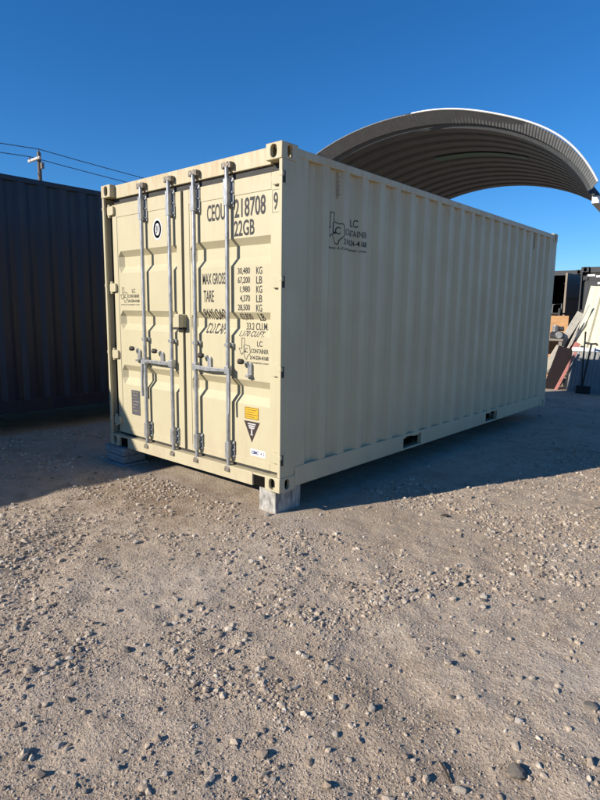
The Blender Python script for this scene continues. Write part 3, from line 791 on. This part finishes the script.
ribbed_panel('leaning_sheet', 1.30, 0.90, M['zinc'], 0.075, 0.012, 0.003, 'low blue grey corrugated sheet with bright folded top edge leaning before the cream sheet', 'metal sheet', (-0.78, 9.86, gz(-.7, 9.8)), rad(14), 0.0, lip=M['white_trim'])
def plank_to(mat, label, p, q, wd, th=0.025, e=(0.9, 0.44, 0)):
    p = Vector((p[0], p[1], gz(p[0], p[1])-0.01)); q = Vector(q); d = q-p; L = d.length; d.normalize()
    e = Vector(e); e = (e-d*e.dot(d)).normalized(); n = d.cross(e)
    o = box('board', (-wd/2, -th/2, 0), (wd/2, th/2, L), mat, None, 0.003)
    o.matrix_world = Matrix(((e.x, n.x, d.x, p.x), (e.y, n.y, d.y, p.y), (e.z, n.z, d.z, p.z), (0, 0, 0, 1)))
    return tag(o, label, 'board', 'boards leaning beside the sheets')
def away(p, k):
    q = (CAM.x+(p[0]-CAM.x)*k, CAM.y+(p[1]-CAM.y)*k)
    return q if len(p) == 2 else (*q, CAM.z+(p[2]-CAM.z)*k)
plank_to(M['maroon'], 'dark maroon board leaning lowest in the pile beside the grey corrugated sheet', away((-0.92, 9.22), 1.05), away((-0.73, 9.42, 0.74), 1.05), 0.30)
plank_to(M['pink'], 'wider faded pink red board leaning between the dark board and the grey sheet', away((-0.93, 9.36), 1.05), away((-0.55, 9.58, 0.84), 1.05), 0.12)
plank_to(M['pink'], 'narrow faded pink strip leaning against the edge of the grey sheet', away((-0.80, 9.18), 1.05), away((-0.51, 9.34, 0.66), 1.05), 0.06)
plank_to(M['white_board'], 'wide off white board leaning behind the pink board', away((-1.36, 9.62), 1.05), away((-0.62, 9.86, 1.46), 1.05), 0.15)
plank_to(M['white_board'], 'thin off white lath leaning beside the wide off white board', away((-1.20, 9.56), 1.05), away((-0.50, 9.78, 1.25), 1.05), 0.05)
plank_to(M['plywood'], 'thin brown lath leaning behind the off white boards', away((-1.42, 9.72), 1.05), away((-0.78, 9.92, 1.22), 1.05), 0.05)

plank_to(M['white_board'], 'splintered pale stick leaning highest over the pile of boards', away((-1.05, 9.50), 1.05), away((-0.44, 9.74, 1.62), 1.05), 0.03)
plank_to(M['bench'], 'grey weathered lath lying across the foot of the dark maroon board', away((-1.30, 9.10), 1.05), away((-0.86, 9.40, 0.42), 1.05), 0.05)
# upright tool with T handle
tl = empty('floor_scraper', (-0.40, 9.66, gz(-.4, 9.66)), 0, 'black long handled tool with T grip and square foot standing before the corrugated sheet', 'tool')
MB().box((-0.13, -0.06, 0.0), (0.13, 0.06, 0.16)).build('foot', M['tool'], tl, None, 0.01)
MB().tube([(-0.02, 0, 0.15), (0.06, 0.10, 1.02)], 0.020, 8).build('shaft', M['tool'], tl, 40)
MB().tube([(-0.04, 0, 0.15), (-0.07, 0.10, 1.28)], 0.017, 8).build('shaft', M['tool'], tl, 40)
MB().tube([(-0.06, 0.10, 1.05), (0.06, 0.10, 1.03), (0.15, 0.10, 1.04), (0.18, 0.10, 1.0)], 0.022, 8).build('grip', M['tool'], tl, 40)

# work bench with engine, plywood behind
bx, by = -1.44, 10.42; bz = gz(bx, by)
wb = empty('work_bench', (bx, by, bz), rad(3), 'rough grey wooden work bench standing by the rear corner of the beige container', 'work bench')
box('bench_top', (-0.55, -0.26, 1.03), (0.40, 0.26, 1.075), M['bench'], wb, 0.004)
for sx in (-0.48, 0.34):
    for sy in (-0.20, 0.20): box('leg', (sx-0.035, sy-0.035, -0.02), (sx+0.035, sy+0.035, 1.029), M['bench'], wb, 0.003)
box('stretcher', (-0.44, -0.02, 0.25), (0.30, 0.02, 0.33), M['bench'], wb, 0.003)
eg = empty('engine', (-1.21, 10.36, bz+1.077), rad(20), 'small oily engine with pale cylinder sitting on the work bench', 'engine')
MB().prism(rounded(-0.15, 0.13, 0.0, 0.15, 0.04), lambda u, v, t: (u, t, v), -0.10, 0.10).build('crankcase', M['engine'], eg, 40, 0.006)
cyl = MB().tube([(-0.05, 0, 0.15), (-0.05, 0, 0.30)], 0.052, 14).build('cylinder', M['alu'], eg, 40)
for k in range(5): MB().tube([(-0.05, 0, 0.160+k*0.026), (-0.05, 0, 0.172+k*0.026)], 0.078, 14).build('fin', M['alu'], cyl, 40)
MB().tube([(0.03, -0.101, 0.08), (0.03, -0.14, 0.08)], 0.075, 18).build('flywheel_cover', M['alu'], eg, 40, 0.006)
MB().tube([(-0.01, 0.02, 0.215), (0.13, 0.02, 0.215)], 0.05, 14).build('muffler', M['engine'], eg, 40, 0.008)
MB().box((0.02, -0.05, 0.145), (0.06, 0.05, 0.18)).build('bracket', M['engine'], eg)
py_ = box('plywood_sheet', (-0.90, 0, 0), (0.0, 0.018, 1.59), M['plywood']); py_.location = (-1.14, 10.74, gz(-1.1, 10.7)); py_.rotation_euler = (rad(-4), 0, 0)
tag(py_, 'orange brown plywood sheet standing upright behind the work bench', 'plywood')
crate = empty('storage_rack', (-2.02, 11.55, gz(-1.9, 11.2)), 0, 'dark rack with loose tubing standing behind the plywood sheet', 'rack')
for sx in (-0.5, 0.42): box('upright', (sx, 0, 0), (sx+0.05, 0.05, 1.75), M['tool'], crate)
for z in (0.5, 1.1, 1.60): box('shelf', (-0.5, 0.051, z), (0.47, 0.4, z+0.04), M['tool'], crate)
MB().tube([(0.25, 0.1, 1.63), (0.26, 0.1, 1.84), (0.46, 0.1, 1.86), (0.46, 0.1, 1.63)], 0.014, 8).build('tubing', M['zinc'], crate, 40)

# ------------------------------------------------------------------ power line
PX, PY, PZ = -33.34, 13.85, gz(-33.34, 13.85)
def pole(y, label):
    p = empty('utility_pole', (PX, y, PZ), 0, label, 'utility pole', 'utility poles of the power line')
    MB().tube([(0, 0, -0.3), (0, 0, 4), (0, 0, 11.0)], [0.16, 0.14, 0.115], 12).build('shaft', M['pole'], p, 40)
    box('crossarm', (-0.95, -0.27, 10.52), (0.60, -0.125, 10.66), M['arm'], p, 0.01)
    for x, z in ((-0.8, 10.661), (0.42, 10.661), (0.0, 11.0)):
        yy = -0.22 if x else 0
        MB().tube([(x, yy, z), (x, yy, z+0.08), (x, yy, z+0.10), (x, yy, z+0.2)], [0.05, 0.06, 0.04, 0.035], 10).build('insulator', M['ceramic'], p, 40)
    MB().box((0.12, 0.0, 10.05), (0.30, 0.16, 10.4)).build('bracket', M['steel_worn'], p)
pole(PY, 'timber utility pole with pale crossarm rising behind the dark navy container')
YS = (PY-45, PY, PY+48)
for x, z, lb in ((0.0, 11.20, 'upper power line wire running past the pole top behind the navy container'), (-0.8, 10.85, 'lower power line wire held by the pole crossarm behind the navy container')):
    pts = []
    for a, b in ((YS[0], YS[1]), (YS[1], YS[2])):
        for k in range(20):
            t = k/20; pts.append((PX+x, a+(b-a)*t-(0.22 if x else 0), PZ+z-4*0.75*t*(1-t)))
    pts.append((PX+x, YS[2], PZ+z))
    tag(MB().tube(pts, 0.024, 6).build('wire', M['wire']), lb, 'wire')

# ------------------------------------------------------------------ loose pebbles and stones
ICO = None
def ico(sub):
    bm = bmesh.new(); bmesh.ops.create_icosphere(bm, subdivisions=sub, radius=1.0)
    V = np.array([v.co[:] for v in bm.verts]); F = np.array([[v.index for v in f.verts] for f in bm.faces]); bm.free(); return V, F
OCT = (np.array([(1, 0, 0), (-1, 0, 0), (0, 1, 0), (0, -1, 0), (0, 0, 1), (0, 0, -1)], float),
       np.array([(0, 2, 4), (2, 1, 4), (1, 3, 4), (3, 0, 4), (2, 0, 5), (1, 2, 5), (3, 1, 5), (0, 3, 5)]))
def inside(x, y):     # keep clear of the container feet and the camera
    return ((x > -2.5) & (x < 0.06) & (y > 0.0) & (y < 6.1)) | (x < -4.3)
def scatter(n, dmin, dmax, spread_, smin, power, smax, cl, base, seed, fl=0.2):
    r = np.random.default_rng(seed); out = []
    tot = 0
    while tot < n:
        k = n*3
        u = r.random(k); d = dmin*(dmax/dmin)**u
        a = YAW + (r.random(k)-0.5)*2*spread_
        x = CAM.x + d*np.sin(a); y = CAM.y + d*np.cos(a)
        c = fbm(x+11, y+3, 1.15, 4, 0.6) + 0.5*fbm(x-7, y+23, 4.0, 3)
        keep = (r.random(k) < np.clip(fl+(c-0.02)*cl, 0.04, 1)) & ~inside(x, y)
        # fewer in the swept, tyre-packed stripes
        s = (smin+base*d)*(1-r.random(k))**(-1/power); keep &= s < smax
        P_ = np.stack([x, y, s], 1)[keep]; out.append(P_); tot += len(P_)
    return np.concatenate(out)[:n]
def pebbles(name, pts, shape, seed, label):
    V, F = shape; r = np.random.default_rng(seed); n = len(pts); k = len(V)
    B = V[None] * (0.72+0.56*r.random((n, k, 1)))
    B = B * np.stack([0.8+0.5*r.random(n), 0.65+0.4*r.random(n), 0.45+0.35*r.random(n)], 1)[:, None, :]
    a = r.random(n)*6.283; tl = (r.random(n)-0.5)*0.9
    ca, sa, ct, st = np.cos(a)[:, None], np.sin(a)[:, None], np.cos(tl)[:, None], np.sin(tl)[:, None]
    x, y, z = B[..., 0], B[..., 1], B[..., 2]
    y, z = y*ct-z*st, y*st+z*ct
    x, y = x*ca-y*sa, x*sa+y*ca
    s = pts[:, 2][:, None]*0.5
    h = hgt(pts[:, 0], pts[:, 1])[:, None]
    Q = np.stack([pts[:, 0][:, None]+x*s, pts[:, 1][:, None]+y*s, h+s*0.16+z*s], 2).reshape(-1, 3)
    FF = (F[None]+(np.arange(n)*k)[:, None, None]).reshape(-1, F.shape[1])
    o = link(name, fast_mesh(name, Q, FF, False), M['pebble']); return tag(o, label, None, None, 'stuff')
o = pebbles('grit', scatter(140000, 0.8, 13, rad(68), 0.0007, 1.9, 0.014, 1.2, 0.0020, 5, 0.35), OCT, 6, 'fine grit strewn over the dirt'); o['category'] = 'grit'
o = pebbles('gravel', scatter(36000, 0.8, 12, rad(68), 0.005, 1.7, 0.045, 2.6, 0.0014, 7, 0.16), ico(1), 8, 'grey brown gravel lying in loose patches on the dirt'); o['category'] = 'gravel'

def rock_mesh(seed, sub=2, flat=0.7):
    r = np.random.default_rng(seed); V, F = ico(sub)
    for k in range(13):
        n = r.normal(size=3); n /= np.linalg.norm(n); d = 0.50+0.36*r.random()
        t = V@n; V = V - np.outer(np.clip(t-d, 0, None), n)*0.98
    V = V*np.array([1.15, 0.9, flat]) + r.normal(size=V.shape)*0.010
    me = fast_mesh('stone', V, F, True); me.set_sharp_from_angle(angle=rad(22)); return me
RM = [rock_mesh(40+k, 2, 0.6+0.05*(k % 4)) for k in range(8)]
def px_ground(px, py):
    d = fwd + r2*((px-300)/FPX) + u2*((400-py)/FPX); t = (G0-CAM.z)/d.z; p = CAM+d*t
    for _ in range(4):
        t = (gz(p.x, p.y)-CAM.z)/d.z; p = CAM+d*t
    return p.x, p.y, t
rs = random.Random(3)
def stone(x, y, size, mat, label, group, k=None, cat='stone', flat=1.0):
    me = RM[rs.randrange(8) if k is None else k]
    key = mat.name
    me2 = STM.setdefault((me.name, key), None)
    if me2 is None:
        me2 = me.copy(); me2.materials.clear(); me2.materials.append(mat); STM[(me.name, key)] = me2
    o = bpy.data.objects.new('stone', me2); COL.objects.link(o)
    o.location = (x, y, gz(x, y)+size*0.10); o.scale = (size/2,)*2+(size/2*flat,); o.rotation_euler = (rs.uniform(-.3, .3), rs.uniform(-.3, .3), rs.uniform(0, 6.28))
    return tag(o, label, cat, group)
STM = {}
def at(px, py, rpx, mat, label, group=None, flat=1.0):
    x, y, t = px_ground(px, py); return stone(x, y, 2*rpx*t/FPX*1.0, mat, label, group, flat=flat)
at(515, 774, 10.5, M['stone_dark'], 'largest dark grey rounded stone half sunk in the dirt', None)
at(127, 651, 6.0, M['stone_dark'], 'dark grey stone casting a long shadow on smooth dirt before the doors', None)
at(69, 701, 5.0, M['stone_dark'], 'dark brown stone alone on bare smooth dirt', None)
at(590, 706, 8.0, M['stone_dark'], 'flat dark slate flake lying on the dirt', None, 0.35)
at(445, 516, 5.0, M['clod'], 'black crumbly clod lying by the edge of the container shadow', None, 0.6)
dark = [(104, 662), (161, 685), (246, 634), (263, 617), (459, 537), (426, 649), (460, 656), (246, 672), (20, 725), (238, 692), (198, 774), (288, 766), (52, 594), (451, 598), (300, 608), (25, 680), (452, 698), (483, 601), (540, 600)]
for (px, py) in dark: at(px, py, rs.uniform(2.6, 4.0), M['stone_dark'], 'small dark grey stone lying loose on the sunlit dirt', 'small dark stones on the dirt')
pale = [(19, 725), (30, 750), (26, 769), (75, 776), (86, 792), (195, 555), (68, 580), (115, 591), (118, 611), (178, 617), (165, 625), (372, 597), (472, 634), (483, 597), (454, 732), (343, 708), (476, 697), (592, 624), (519, 679), (533, 679), (514, 536), (492, 770), (530, 780), (560, 760), (350, 760), (360, 742), (400, 720), (420, 742), (556, 692), (570, 640), (586, 785), (300, 700), (236, 748), (215, 742), (290, 715), (194, 753), (122, 752), (116, 768), (146, 782), (98, 560), (158, 640), (140, 655), (335, 735), (345, 795), (230, 780), (176, 600), (196, 604), (188, 612)]
for (px, py) in pale: at(px, py, rs.uniform(2.8, 4.6), M['stone'], 'pale grey brown stone lying loose on the sunlit dirt', 'pale stones on the dirt')
pts = scatter(190, 1.5, 7.0, rad(29), 0.016, 2.6, 0.06, 2.4, 0.003, 21)
for x, y, s in pts: stone(x, y, s, M['stone'], 'pale grey brown stone lying loose on the sunlit dirt', 'pale stones on the dirt')
x, y, t = px_ground(447, 775)
tw = MB().tube([(-0.045, 0.03, 0.008), (-0.01, 0.004, 0.012), (0.03, -0.03, 0.006)], [0.003, 0.004, 0.003], 6).build('twig', M['twig'], None, 60); tw.location = (x, y, gz(x, y)); tag(tw, 'thin dark twig lying on the dirt', 'twig')
x, y, t = px_ground(415, 768)
